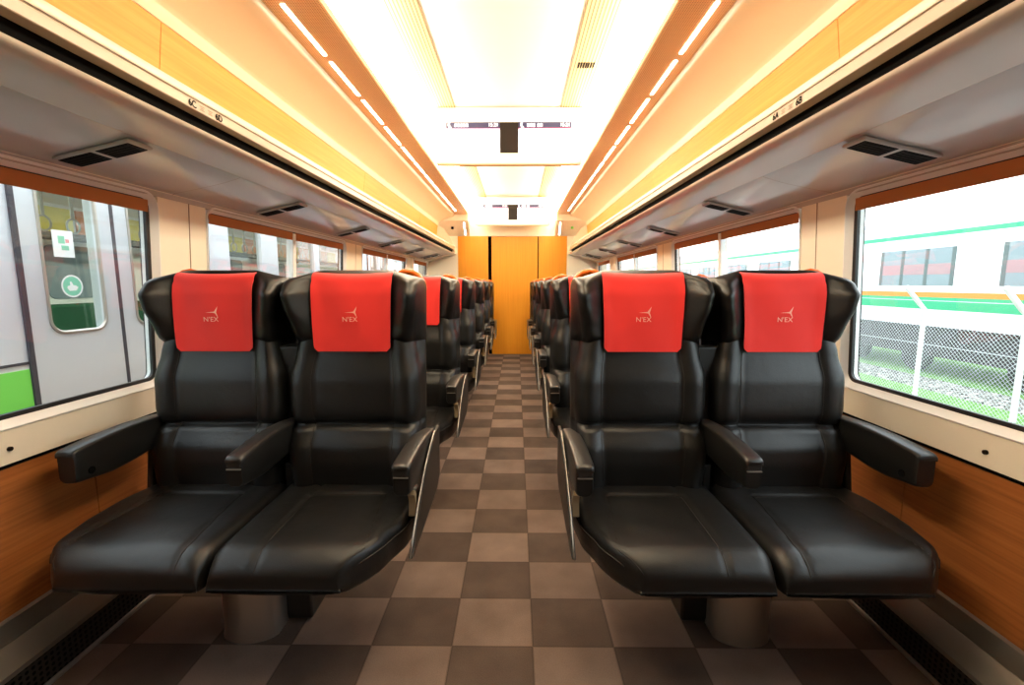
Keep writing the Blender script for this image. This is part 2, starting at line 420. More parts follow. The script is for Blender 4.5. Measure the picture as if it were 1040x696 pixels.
# ceiling ----------------------------------------------------------------
ZC, ZB, YE = 2.40, 2.14, 6.93
ceil = tag(obj('ceiling', MB().box(-0.385, 0.385, Y0, YW, ZC, ZC+0.02), M['ceiling']), kind='structure')
for s in (-1, 1):
    x0, x1 = sorted((s*0.385, s*0.555))
    obj('louvre_strip', MB().box(x0, x1, Y0, YW, ZC-0.006, ZC+0.02), M['louvre'], ceil)
    # small slots in the louvre strip
    if s > 0:
        mb = MB()
        for k in range(7):
            mb.box(0.425+k*0.0145, 0.433+k*0.0145, 2.835, 2.90, ZC-0.0085, ZC-0.004)
        obj('slot', mb, M['dark_gap'], ceil)
    # perforated flat band with turned-up inner edge
    prof = [(0.868, ZB), (0.668, ZB), (0.655, ZB+0.006), (0.652, ZB+0.03), (0.662, ZB+0.03), (0.668, ZB+0.014), (0.868, ZB+0.014)]
    obj('perforated_band', MB().extrude_y([(s*x, z) for x, z in prof], Y0, YE), M['band'], ceil, smooth=30)
    # cove : lower bead, concave sweep, upper bead
    prof = [(1.112, 1.974), (1.102, 1.974), (1.099, 1.978), (1.097, 2.016)]
    prof += bez((1.094, 2.021), (1.04, 2.052), (0.96, 2.088), (0.878, 2.112), 10)
    prof += [(0.871, 2.116), (0.868, 2.122), (0.862, 2.143), (0.862, 2.16), (1.02, 2.12), (1.13, 2.0)]
    obj('cove', MB().extrude_y([(s*x, z) for x, z in prof], Y0, YE), M['cove'], ceil, smooth=40)
    # sloping end panel
    prof = [(YE, ZB+0.02), (YE, 2.045), (YE+0.015, 2.035), (YW, 1.845), (YW, ZB+0.02)]
    mb = MB().loft([[(s*x, y, z) for y, z in prof] for x in (0.655, 1.14)])
    ep = obj('end_panel', mb, M['cream_trim'], ceil, bevel=0.004)
    mb = MB(); mb.tube([(s*0.905, 7.03, 1.965), (s*0.905, 7.025, 1.938)], 0.02, 16)
    obj('panel_spot', mb, M['dark_gap'] if s < 0 else M['lime'], ep)  # dark hole on the left; on the right a green light painted lime

# cove lamps
for side, s in SIDES:
    prof = [(0.560, ZC-0.012), (0.557, ZC+0.01), (0.70, ZC+0.01), (0.73, ZB+0.10), (0.664, ZB+0.018), (0.657, ZB+0.028)]
    prof = [(0.656, ZB+0.032), (0.606, ZB+0.12), (0.575, ZC-0.06), (0.557, ZC-0.008), (0.575, ZC), (0.62, ZC-0.04), (0.66, ZB+0.11), (0.672, ZB+0.034)]
    o = obj('cove_light', MB().extrude_y([(s*x, z) for x, z in prof], 0.4, YW), M['cove_lamp'], smooth=40)
    tag(o, 'long glowing white cove light along the %s side of the central ceiling' % side, 'ceiling light', 'long cove lights beside the ceiling panel')

# LED dashes along the band
ORD = ['first', 'second', 'third', 'fourth', 'fifth', 'sixth', 'seventh', 'eighth', 'ninth', 'tenth', 'eleventh', 'twelfth', 'thirteenth']
for side, s in SIDES:
    k = 0
    for i in range(11):
        ya = 1.811+0.443*i
        if ya > 6.3: break
        yb = ya+0.378
        o = obj('strip_light', MB().box(s*0.7905, s*0.8055, ya, yb, ZB-0.0035, ZB+0.004) if s > 0 else MB().box(s*0.8055, s*0.7905, ya, yb, ZB-0.0035, ZB+0.004), M['led'], origin=(s*0.798, (ya+yb)/2, ZB))
        tag(o, 'short white strip light in the %s brown ceiling band, %s from the camera' % (side, ORD[i]), 'strip light', 'dashed strip lights in the %s ceiling band' % side)
    # one glowing dash added on the sloping end panel
    mb = MB()
    def zs(y): return 2.035+(y-YE-0.015)*(1.845-2.035)/(YW-YE-0.015)
    pts = []
    for y in (6.96, 7.14):
        pts.append([(s*0.72-0.008, y, zs(y)-0.003), (s*0.72+0.008, y, zs(y)-0.003), (s*0.72+0.008, y, zs(y)+0.003), (s*0.72-0.008, y, zs(y)+0.003)])
    o = obj('strip_light', mb.loft(pts), M['led'], origin=(s*0.72, 7.0, zs(7.0)))
    tag(o, 'glowing white dash on the %s sloping panel above the end wall' % side, 'strip light', 'glowing dashes on the sloping end panels')

# luggage racks ------------------------------------------------------------
YR = 6.90
for side, s in SIDES:
    root = empty('luggage_rack', (0, 0, 0), label='long cream overhead luggage rack with wood back along the %s wall' % side, cat='luggage rack', group='overhead luggage racks')
    def ext(name, prof, m, smooth=40, y0=Y0, y1=YR):
        return obj(name, MB().extrude_y([(s*x, z) for x, z in prof], y0, y1), m, root, smooth=smooth)
    under = [(1.303, 1.462), (1.298, 1.470)] + bez((1.29, 1.474), (1.19, 1.492), (1.10, 1.508), (1.025, 1.534), 10)
    ext('underside_panel', under+[(1.02, 1.56), (1.31, 1.52)], M['gloss_grey'])
    ext('edge_strip', [(1.312, 1.444), (1.297, 1.448), (1.294, 1.466), (1.312, 1.47)], M['vent_frame'])
    nose = bez((1.022, 1.5335), (0.975, 1.538), (0.925, 1.539), (0.885, 1.550), 8)+bez((0.884, 1.5505), (0.868, 1.555), (0.860, 1.559), (0.859, 1.567), 4)
    ext('front_nose', nose+[(0.895, 1.568), (1.02, 1.562)], M['nose'])
    ext('slot', [(0.895, 1.566), (0.893, 1.57), (0.893, 1.612), (0.895, 1.616), (0.92, 1.616), (0.92, 1.566)], M['dark_gap'])
    ext('fascia', [(0.860, 1.614), (0.858, 1.616), (0.858, 1.640), (0.860, 1.642), (0.91, 1.642), (0.91, 1.614)], M['fascia'])
    ext('fascia_line', [(0.862, 1.641), (0.8605, 1.642), (0.8605, 1.6455), (0.862, 1.6465), (0.90, 1.6465), (0.90, 1.641)], M['ink_soft'])
    ext('front_rim', [(0.858, 1.646)]+bez((0.857, 1.648), (0.855, 1.662), (0.857, 1.672), (0.870, 1.674), 5)+[(0.885, 1.668), (0.90, 1.646)], M['cream_trim'])
    ext('shelf', [(0.885, 1.645), (1.17, 1.645), (1.17, 1.66), (0.885, 1.66)], M['cream'])
    for a, b in ((Y0, 0.518), (0.521, 2.558), (2.561, 4.598), (4.601, 6.42)) if True else ():
        pass
    mb = MB()
    cuts = [Y0, 1.61, 3.65, 5.69, YE]
    for a, b in zip(cuts, cuts[1:]):
        mb.extrude_y([(s*x, z) for x, z in ((1.150, 1.655), (1.106, 1.975), (1.125, 1.975), (1.17, 1.655))], a+0.0015, b-0.0015)
    obj('back_panel', mb, M['wood_rack'], root)
    ext('back_lining', [(1.172, 1.65), (1.127, 1.976), (1.14, 1.976), (1.19, 1.65)], M['ink_soft'], y1=YE)
    ext('end_panel', [(1.31, 1.452), (1.02, 1.534), (0.86, 1.566), (0.858, 1.672), (1.15, 1.66), (1.11, 1.98), (1.30, 1.98), (1.34, 1.5)], M['cream'], y0=YR-0.003, y1=YW)
    # curved end cheek of the open rack
    obj('end_cheek', MB().extrude_y([(s*x, z) for x, z in ((0.87, 1.66), (1.155, 1.655), (1.108, 1.985), (1.02, 1.93), (0.93, 1.80))], YE, YE+0.025), M['cream_trim'], root)
    # panel seams across the underside
    for y in (1.85, 3.89, 5.93):
        mb = MB().loft([[(s*x, yy, z-0.0006) for x, z in under[1:]] for yy in (y, y+0.003)], False, False)
        obj('panel_seam', mb, M['ink_soft'], root, recalc=False)
    # seat numbers on the fascia : letters read from the aisle
    nums = ('6C', '6D') if s < 0 else ('6A', '6B')
    yc = 1.42
    def place(mb, yoff):
        # text x runs along -y on the right side and +y on the left as seen from the aisle
        return mb.mapped(lambda x, y, z: (s*0.8572, yc+yoff+(x if s < 0 else -x), 1.628+y))
    w_ = 0.058
    for t_, off in ((nums[0], -w_ if s < 0 else w_), (nums[1], w_ if s < 0 else -w_)):
        pass
    if s < 0:
        lab = [(nums[0], -w_), (nums[1], w_)]
    else:
        lab = [(nums[0], w_), (nums[1], -w_)]
    for t_, off in lab:
        tm = MB()
        for dx, dy in ((0, 0), (0.0011, 0), (-0.0011, 0), (0, 0.0007), (0, -0.0007)):
            q = text_mesh(t_, 0.027); q.mapped(lambda x, y, z: (x+dx, y+dy-0.0005, z)); tm.add(q.v, q.f)
        obj('seat_number', place(tm, off), M['ink'], root, recalc=False)
    for off in (-0.018, 0.018):
        mb = MB()
        for dz, hw in ((0.0045, 0.010), (-0.0005, 0.007), (-0.005, 0.010)):
            y_ = yc+off
            mb.add([(s*0.8572, y_-hw, 1.628+dz-0.0014), (s*0.8572, y_+hw, 1.628+dz-0.0014), (s*0.8572, y_+hw, 1.628+dz+0.0014), (s*0.8572, y_-hw, 1.628+dz+0.0014)], [(0, 1, 2, 3)])
        obj('seat_symbol', mb, M['ink_soft'], root, recalc=False)

# air vents under the racks
def zu(x):      # underside height at |x|
    return 1.534+(1.025-x)*0.2264
for side, s in SIDES:
    proto = None
    for i in range(6):
        y = 1.375+1.02*i
        if proto is None:
            proto = root = empty('air_vent', (s*1.145, y, zu(1.145)))
            def pl(x0, x1, y0, y1, d0, d1):
                mb = MB().box(x0, x1, y0, y1, d0, d1)
                return mb.mapped(lambda x, yy, d: (s*x, yy, zu(1.145+x)-zu(1.145)-0.018*math.sin(PI*min(1, max(0, (0.12+x)/0.27)))*0+d))
            obj('frame', pl(-0.118, 0.106, -0.046, 0.046, -0.017, -0.0065), M['vent_frame'], root, bevel=0.006)
            for a, b in ((-0.112, -0.010), (-0.002, 0.100)):
                g = obj('grille', pl(a, b, -0.039, 0.039, -0.0185, -0.007), M['grille_dark'], root, bevel=0.010)
                mb = MB()
                for k in range(5):
                    t = pl(a+0.012, b-0.012, -0.030+k*0.0145, -0.0275+k*0.0145, -0.020, -0.0175); mb.add(t.v, t.f)
                obj('slat', mb, M['grille_dark'], g)
            v_ = root
        else:
            v_ = copy_tree(proto); v_.location.y = y
        tag(v_, 'black two-part air vent under the %s luggage rack, %s from the camera' % (side, ORD[i]), 'air vent', 'air vents under the %s rack' % side)

# heater covers along the floor
for side, s in SIDES:
    root = empty('heater_cover', (s*1.30, 2.8, 0), label='low steel heater cover with perforated grille along the %s wall' % side, cat='heater', group='floor heater covers')
    def ex(name, prof, m, y0=Y0, y1=YW-0.01, **kw):
        mb = MB().extrude_y([(s*x, z) for x, z in prof], y0, y1)
        mb.mapped(lambda x, y, z: (x-s*1.30, y-2.8, z)); return obj(name, mb, m, root, **kw)
    ex('top_plate', [(1.345, 0.20), (1.335, 0.195), (1.316, 0.165), (1.312, 0.150), (1.306, 0.152), (1.248, 0.112), (1.246, 0.100), (1.26, 0.098), (1.345, 0.15)], M['heater_steel'], smooth=25)
    for a, b in ((Y0, 1.93), (1.936, 3.97), (3.976, 6.01), (6.016, YW-0.01)):
        ex('grille', [(1.2475, 0.100), (1.2475, 0.014), (1.26, 0.014), (1.26, 0.1)], M['perforated'], a, b)
    ex('bottom_strip', [(1.243, 0.014), (1.241, 0.010), (1.241, 0.001), (1.262, 0.001), (1.262, 0.014)], M['bright_edge'])

# display units ------------------------------------------------------------
def display(y, label, dz=0.0):
    root = empty('display_unit', (0.008, y, ZC))
    tag(root, label, 'display', 'hanging information displays')
    zt, zb = -0.012-dz, 1.995-ZC-dz
    prof = [(0.0, zt), (0.0, zb+0.012), (0.004, zb+0.004), (0.012, zb), (0.055, zb), (0.075, zb+0.02), (0.25, zt-0.15), (0.25, zt)]
    rings = []
    for x, k in ((-0.537, 0.92), (-0.530, 0.98), (-0.518, 1.0), (0.518, 1.0), (0.530, 0.98), (0.537, 0.92)):
        rings.append([(x, 0.15+(yy-0.15)*k, zt+(z-zt)*(1 if z == zt else (0.95+0.05*k))) for yy, z in prof])
    obj('housing', MB().loft(rings), M['screen_box'], root, smooth=35)
    lip = obj('lower_edge', MB().box(-0.515, 0.515, 0.006, 0.056, zb-0.004, zb+0.002), M['band'], root, bevel=0.004)
    z0, z1 = 2.073-ZC-dz, 2.288-ZC-dz
    f = -0.004
    obj('divider', MB().box(-0.066, 0.070, f, 0.01, z0, z1), M['screen_dark'], root)
    for a, b in ((-0.460, -0.066), (0.070, 0.458)):
        scr = obj('screen', MB().box(a, b, f, 0.01, z0, z1), M['screen_white'], root)
        obj('screen_header', MB().box(a, b, f-0.001, f, z1-0.042, z1), M['screen_navy'], scr)
        obj('header_line', MB().box(a, b, f-0.0015, f, z1-0.048, z1-0.042), M['screen_pink'], scr)
        # white crescent mark, a short word and the time
        mb = MB(); c = (a+0.030, z1-0.020)
        n_ = 14
        outer = [(c[0]-0.016*math.cos(t)*0.9, c[1]+0.024*math.sin(t)) for t in [(-0.62+1.24*i/n_)*PI for i in range(n_+1)]]
        inner = [(c[0]+0.008-0.012*math.cos(t)*0.8, c[1]+0.004+0.019*math.sin(t)) for t in [(-0.62+1.24*i/n_)*PI for i in range(n_+1)]]
        for i in range(n_):
            mb.add([(outer[i][0], f-0.0025, outer[i][1]), (outer[i+1][0], f-0.0025, outer[i+1][1]), (inner[i+1][0], f-0.0025, inner[i+1][1]), (inner[i][0], f-0.0025, inner[i][1])], [(0, 1, 2, 3)])
        obj('header_mark', mb, M['screen_white'], scr, recalc=False)
        mb = MB(); xs = [0, 1, 2, 3, 4] if a < 0 else [0, 1, 2, 3.6, 4.6]
        for x in xs:      # tiny unreadable characters
            X = a+0.062+x*0.021
            for q in range(3): mb.box(X, X+0.017, f-0.0025, f-0.0015, z1-0.013-q*0.008-0.004, z1-0.013-q*0.008)
            mb.box(X+0.006, X+0.010, f-0.0025, f-0.0015, z1-0.034, z1-0.010)
        obj('header_text', mb, M['screen_white'], scr)
        t = text_mesh('15:21', 0.034); t.mapped(lambda x, yy, z: (b-0.048+x, f-0.0025, z1-0.021+yy))
        obj('clock_text', t, M['screen_white'], scr, recalc=False)
        mb = MB()
        x = a+0.20
        while x < b-0.06:
            wd = random.choice((0.010, 0.014, 0.018)); mb.box(x, x+wd, f-0.0015, f, z0+0.022, z0+0.028); x += wd+0.005
        obj('footer_text', mb, M['pale_red'], scr)
    return root
display(3.50, 'hanging twin-screen information display near the middle of the ceiling, the larger one')
display(6.82, 'small distant twin-screen information display above the wooden end door', 0.03)

# ------------------------------------------------------------------ twin seats
def gauss(x, s): return math.exp(-(x/s)**2)
def nonuni(n):      # u samples, denser near +-1
    return [math.sin(PI/2*(-1+2*i/(n-1))*0.98)/math.sin(PI/2*0.98) for i in range(n)]

BACK_Y = [(0.36, 1.505), (0.42, 1.500), (0.50, 1.496), (0.55, 1.502), (0.605, 1.528), (0.628, 1.546), (0.66, 1.539), (0.78, 1.545), (0.88, 1.572), (0.94, 1.585)]
BACK_W = [(0.36, 0.212), (0.45, 0.221), (0.57, 0.229), (0.628, 0.224), (0.69, 0.231), (0.80, 0.230), (0.87, 0.216), (0.94, 0.204)]
def make_backrest(cx):
    rings = []; zs_ = []
    z = 0.36
    while z < 0.9451:
        zs_.append(z); z += 0.005 if abs(z-0.628) < 0.03 or z > 0.91 else 0.012
    us = nonuni(61)
    for z in zs_:
        w = interp(BACK_W, z); yf = interp(BACK_Y, z)
        yr = 1.655+(z-0.4)*0.10
        ring = []
        for u in us:
            au = abs(u); q = max(0.0, (au-0.60)/0.40)
            y = yf
            # padded centre, raised bolsters, rounded edges
            y += 0.004*(au/0.6)**2 if au < 0.6 else 0.004
            y -= 0.016*math.sin(PI*min(1, q*1.02))**0.8*(1 if q > 0 else 0)
            y += 0.050*(1-math.sqrt(max(0, 1-q**6)))
            y += 0.0055*gauss(au-0.60, 0.016)
            y += 0.012*gauss(z-0.628, 0.007)+0.004*gauss(z-0.628, 0.03)
            # soft creases
            y += 0.0016*math.sin(z*75+u*7)*gauss(z-0.615, 0.03)*(1-q)*smooth01(1.4-3*abs(u-0.2))
            ring.append((cx+w*u, y, z))
        yR = ring[-1][1]
        ws = max(w, 0.237) if z > 0.5 else w
        for t in (0.35, 0.7, 1.0):
            ring.append((cx+w+(ws-w)*min(1, t*1.35), yR+(yr-0.03-yR)*t, z))
        ring += [(cx+ws-0.008, yr-0.012, z), (cx+ws-0.03, yr, z), (cx, yr+0.012, z), (cx-ws+0.03, yr, z), (cx-ws+0.008, yr-0.012, z)]
        for t in (1.0, 0.7, 0.35):
            ring.append((cx-w-(ws-w)*min(1, t*1.35), yR+(yr-0.03-yR)*t, z))
        rings.append(ring)
    return MB().loft(rings)

HEAD_W = [(0.905, 0.205), (0.93, 0.206), (0.98, 0.214), (1.05, 0.227), (1.12, 0.234), (1.17, 0.234)]
def head_front(z, au):
    yf = interp([(0.905, 1.578), (1.0, 1.580), (1.08, 1.586), (1.13, 1.598), (1.16, 1.622), (1.172, 1.65)], z)
    q = max(0.0, (au-0.56)/0.44)
    wing = interp([(0.905, 0.018), (0.96, 0.038), (1.04, 0.070), (1.10, 0.080), (1.14, 0.062), (1.172, 0.03)], z)
    y = yf-wing*smooth01(q/0.86)
    return y, q
def make_headrest(cx):
    us = nonuni(57); rings = []
    zs_ = [0.916, 0.919, 0.925, 0.932, 0.941]+[0.95+i*0.0125 for i in range(15)]+[1.132, 1.14, 1.147, 1.153, 1.158, 1.162, 1.165, 1.167]
    n = len(zs_)
    for i, z in enumerate(zs_):
        w = interp(HEAD_W, z)
        k = 0.0
        if z > 1.125: k = 1-math.sqrt(max(0.0, 1-((z-1.125)/0.0425)**2))      # top rounding
        if z < 0.93: k = 0.05*(0.93-z)/0.014
        yr = 1.708+(z-0.9)*0.09
        w2 = w*(1-0.05*k); wr = max(0.238*(1-0.05*k), w2)
        ring = []
        for u in us:
            au = abs(u); y, q = head_front(min(z, 1.13), au)
            y += 0.052*(1-math.sqrt(max(0, 1-q**6)))
            if z < 0.94: y += 0.007*gauss(z-0.916, 0.009)
            y = y+(1.665-y)*0.72*k
            zz = z-0.026*smooth01((au-0.5)/0.5)*smooth01((z-1.02)/0.14)
            ring.append((cx+w2*u, y, zz))
        yR = ring[-1][1]; zR = ring[-1][2]
        yb = yr+(1.665-yr)*0.6*k
        for t in (0.35, 0.7, 1.0): ring.append((cx+w2+(wr-w2)*min(1, t*1.35), yR+(yb-0.03-yR)*t, zR))
        ring += [(cx+wr-0.010, yb-0.012, zR), (cx+wr-0.033, yb, zR), (cx+0.10, yb+0.006, z-0.01*smooth01((z-1.02)/0.14)), (cx, yb+0.008, z), (cx-0.10, yb+0.006, z-0.01*smooth01((z-1.02)/0.14)), (cx-wr+0.033, yb, zR), (cx-wr+0.010, yb-0.012, zR)]
        for t in (1.0, 0.7, 0.35): ring.append((cx-w2-(wr-w2)*min(1, t*1.35), yR+(yb-0.03-yR)*t, zR))
        rings.append(ring)
    return MB().loft(rings)
def make_cover(cx):
    # red cloth : over the top edge and hanging down in front
    pts = []
    hw = 0.140
    path = []
    path += [(1.153, 1.6085), (1.149, 1.6000), (1.143, 1.5910), (1.135, 1.5850)]
    z = 1.125
    while z > 0.886:
        path.append((z, interp([(0.88, 1.566), (0.93, 1.566), (1.0, 1.568), (1.08, 1.573), (1.13, 1.583)], z))); z -= 0.012
    path.append((0.8845, 1.566))
    L = len(path)
    for i, (z, y) in enumerate(path):
        row = []
        for k in range(25):
            u = -1+2*k/24
            x = hw*u
            yy = y-0.003*math.cos(u*PI)*0.5-0.0016*math.sin(u*5+z*20)
            if z < 1.12: yy -= 0.006*smooth01((abs(u)-0.75)/0.25)
            x *= 1-0.05*smooth01((1.15-z)/0.27)
            zz = z+0.006*u*u*smooth01((z-1.09)/0.06)
            # rounded lower corners
            if z < 0.905:
                r_ = 0.020; dx = abs(x)-(hw-r_); dz = 0.905-z
                if dx > 0:
                    lim = math.sqrt(max(0, r_*r_-min(dz, r_)**2))
                    x = math.copysign((hw-r_)+dx*lim/r_, x)
            row.append((cx+x, yy, zz))
        pts.append(row)
    front = MB().grid(pts)
    nv = len(front.v); n = 25
    back = [(x, y+0.003, z) for x, y, z in front.v]
    f2 = [tuple(i+nv for i in reversed(f)) for f in front.f]
    edge_ = []
    rows = len(pts)
    per = list(range(n))+[i*n+n-1 for i in range(1, rows)]+[(rows-1)*n+k for k in range(n-2, -1, -1)]+[i*n for i in range(rows-2, 0, -1)]
    for a, b in zip(per, per[1:]+per[:1]): edge_.append((a, b, b+nv, a+nv))
    mb = MB(); mb.add(front.v+back, front.f+f2+edge_)
    return mb
def make_logo(cx):
    mb = MB(); y = 1.5575
    def P(pts): mb.add([(cx+a, y, 1.0+b) for a, b in pts], [tuple(range(len(pts)))])
    # slender body running into a split tail
    P([(-0.020, 0.0205), (0.010, 0.0195), (0.010, 0.0235)])
    P([(0.008, 0.0190), (0.018, 0.0180), (0.018, 0.0240), (0.008, 0.0235)])
    P([(0.010, 0.0225), (0.018, 0.0200), (0.024, 0.0420)])
    P([(0.012, 0.0200), (0.018, 0.0215), (0.024, 0.0020)])
    t = text_mesh("N'EX", 0.023, space=1.02); t.mapped(lambda x, yy, z: (cx-0.002+x*1.05, y, 0.9965+yy)); mb.add(t.v, t.f)
    return mb
CUSH_A = [(1.06, 0.135), (1.10, 0.155), (1.20, 0.205), (1.30, 0.240), (1.40, 0.250), (1.55, 0.236)]      # aisle seat
CUSH_W = [(1.06, 0.160), (1.10, 0.190), (1.18, 0.232), (1.28, 0.252), (1.40, 0.256), (1.55, 0.236)]      # window seat
def seam_x(cx, y):
    f = smooth01((1.42-y)/0.32)
    return (0.138+0.032*f, -0.138-0.030*f) if abs(cx) > 0.8 else (0.138+0.026*f, -0.110+0.006*f)
def make_cushion(cx, o):
    # o = +1 : the outer (chamfered) side lies towards +x
    ys = [1.072, 1.074, 1.079, 1.087, 1.098, 1.112, 1.128, 1.145]+[1.165+i*0.02 for i in range(13)]+[1.418, 1.430, 1.437, 1.444, 1.456, 1.475, 1.50, 1.53, 1.552, 1.56]
    us = nonuni(53); rings = []
    for y in ys:
        ho = interp(CUSH_W if abs(cx) > 0.8 else CUSH_A, y); hi = 0.2385
        zt = 0.423+0.004*math.sin((y-1.1)*6)
        fr_ = 0.0
        if y < 1.15: fr_ = 1-math.sqrt(max(0, 1-((1.15-y)/0.0785)**2))
        zt -= 0.060*fr_
        zb = 0.315+0.012*(1-smooth01((y-1.072)/0.03))
        inset = 0.030*(1-smooth01((y-1.072)/0.07))
        ho -= inset*0.8; hi -= inset*0.35
        if y > 1.53: zt -= 0.02*(y-1.53)/0.03
        ring = []
        for u in us:
            x = u*ho if u > 0 else u*hi
            au = abs(u)
            q = max(0, (au-0.80)/0.20)
            zz = zt-0.034*(1-math.sqrt(max(0, 1-q**3)))-0.006*au**2
            # seams from front to back
            xo, xi = seam_x(cx, y)
            zz -= 0.0055*gauss(x-xo, 0.0055)
            zz -= 0.0055*gauss(x-xi, 0.0055)
            zz -= 0.006*gauss(y-1.437, 0.006)*(1 if seam_x(cx, y)[1] < x < seam_x(cx, y)[0] else 0)
            zz -= 0.004*gauss(x, 0.11)*smooth01((y-1.2)/0.1)*smooth01((1.5-y)/0.08)
            ring.append((cx+o*x, y, zz))
        zs1 = ring[-1][2]; zs0 = ring[0][2]
        ring += [(cx+o*(ho+0.003), y, zs1-(zs1-zb)*0.4), (cx+o*ho, y, zb+0.012), (cx+o*(ho-0.012), y, zb), (cx+o*ho*0.4, y, zb-0.004),
                 (cx-o*hi*0.4, y, zb-0.004), (cx-o*(hi-0.012), y, zb), (cx-o*hi, y, zb+0.012), (cx-o*(hi+0.001), y, zs0-(zs0-zb)*0.4)]
        rings.append(ring)
    return MB().loft(rings)
def cushion_piping(cx, o):
    mb = MB(); pts = []
    for i in range(16):
        y = 1.115+i*0.026
        ho = interp(CUSH_W if abs(cx) > 0.8 else CUSH_A, y)
        ho -= 0.030*(1-smooth01((y-1.072)/0.07))*0.8
        fr_ = 1-math.sqrt(max(0, 1-((1.15-y)/0.0785)**2)) if y < 1.15 else 0
        pts.append((cx+o*(ho+0.0005), y, 0.423-0.060*fr_-0.036))
    return mb.tube(pts, 0.0022, 6)
def armrest(cx, y0, y1, z0, z1, w, depth, drop=0.0):
    # y0 front .. y1 rear ; z0 top at front ; z1 top at rear
    # stations along the arm, with a rounded front end
    n = 14
    st = [(0.0, 0.55), (0.003, 0.74), (0.008, 0.88), (0.016, 0.97), (0.028, 1.0)]+[(0.05+(y1-y0-0.05)*i/n, 1.0) for i in range(n+1)]
    def top_z(t): return z0+(z1-z0)*t+0.012*math.sin(PI*t)
    body = MB(); rings = []
    for dy, k in st:
        t = dy/(y1-y0); y = y0+dy
        zt = top_z(t)-0.012
        zb = z0-depth*(1.0-0.10*(1-smooth01(t*3)))+drop*smooth01((t-0.3)/0.7)
        zm = (zt+zb)/2; hh = (zt-zb)/2; ww = w/2*(0.66+0.34*k)
        r_ = min(0.016, ww*0.7); ring = []
        hk = hh*(0.78+0.22*k)
        for sx, sz, a0 in ((1, 1, 0), (-1, 1, 90), (-1, -1, 180), (1, -1, 270)):
            rr = 0.004 if sz > 0 else r_
            for q in range(4):
                a_ = math.radians(a0+30*q)
                ring.append((cx+sx*(ww-rr)+rr*math.cos(a_), y, zm+(hh if sz > 0 else hk)*sz-sz*rr+rr*math.sin(a_)))
        rings.append(ring)
    body.loft(rings)
    top = MB(); rings = []
    for dy, k in [(-0.004, 0.60), (-0.001, 0.80), (0.005, 0.92), (0.013, 0.98)]+st[4:]:
        t = max(0, dy/(y1-y0)); y = y0+dy; zt = top_z(t)-0.008*(1-k)*2; h = (w/2+0.0015)*(0.62+0.38*k)
        rings.append([(cx-h, y, zt-0.014), (cx-h, y, zt-0.007), (cx-h+0.003, y, zt-0.002), (cx-h+0.009, y, zt), (cx, y, zt+0.0012), (cx+h-0.009, y, zt), (cx+h-0.003, y, zt-0.002), (cx+h, y, zt-0.007), (cx+h, y, zt-0.014)])
    top.loft(rings)
    cap = MB().box(cx-w/2*0.82, cx+w/2*0.82, y0-0.004, y0+0.02, z0-0.034, z0-0.006)
    line = MB().box(cx-w/2*0.83, cx+w/2*0.83, y0-0.0048, y0+0.02, z0-0.039, z0-0.0362)
    return body, top, cap, line

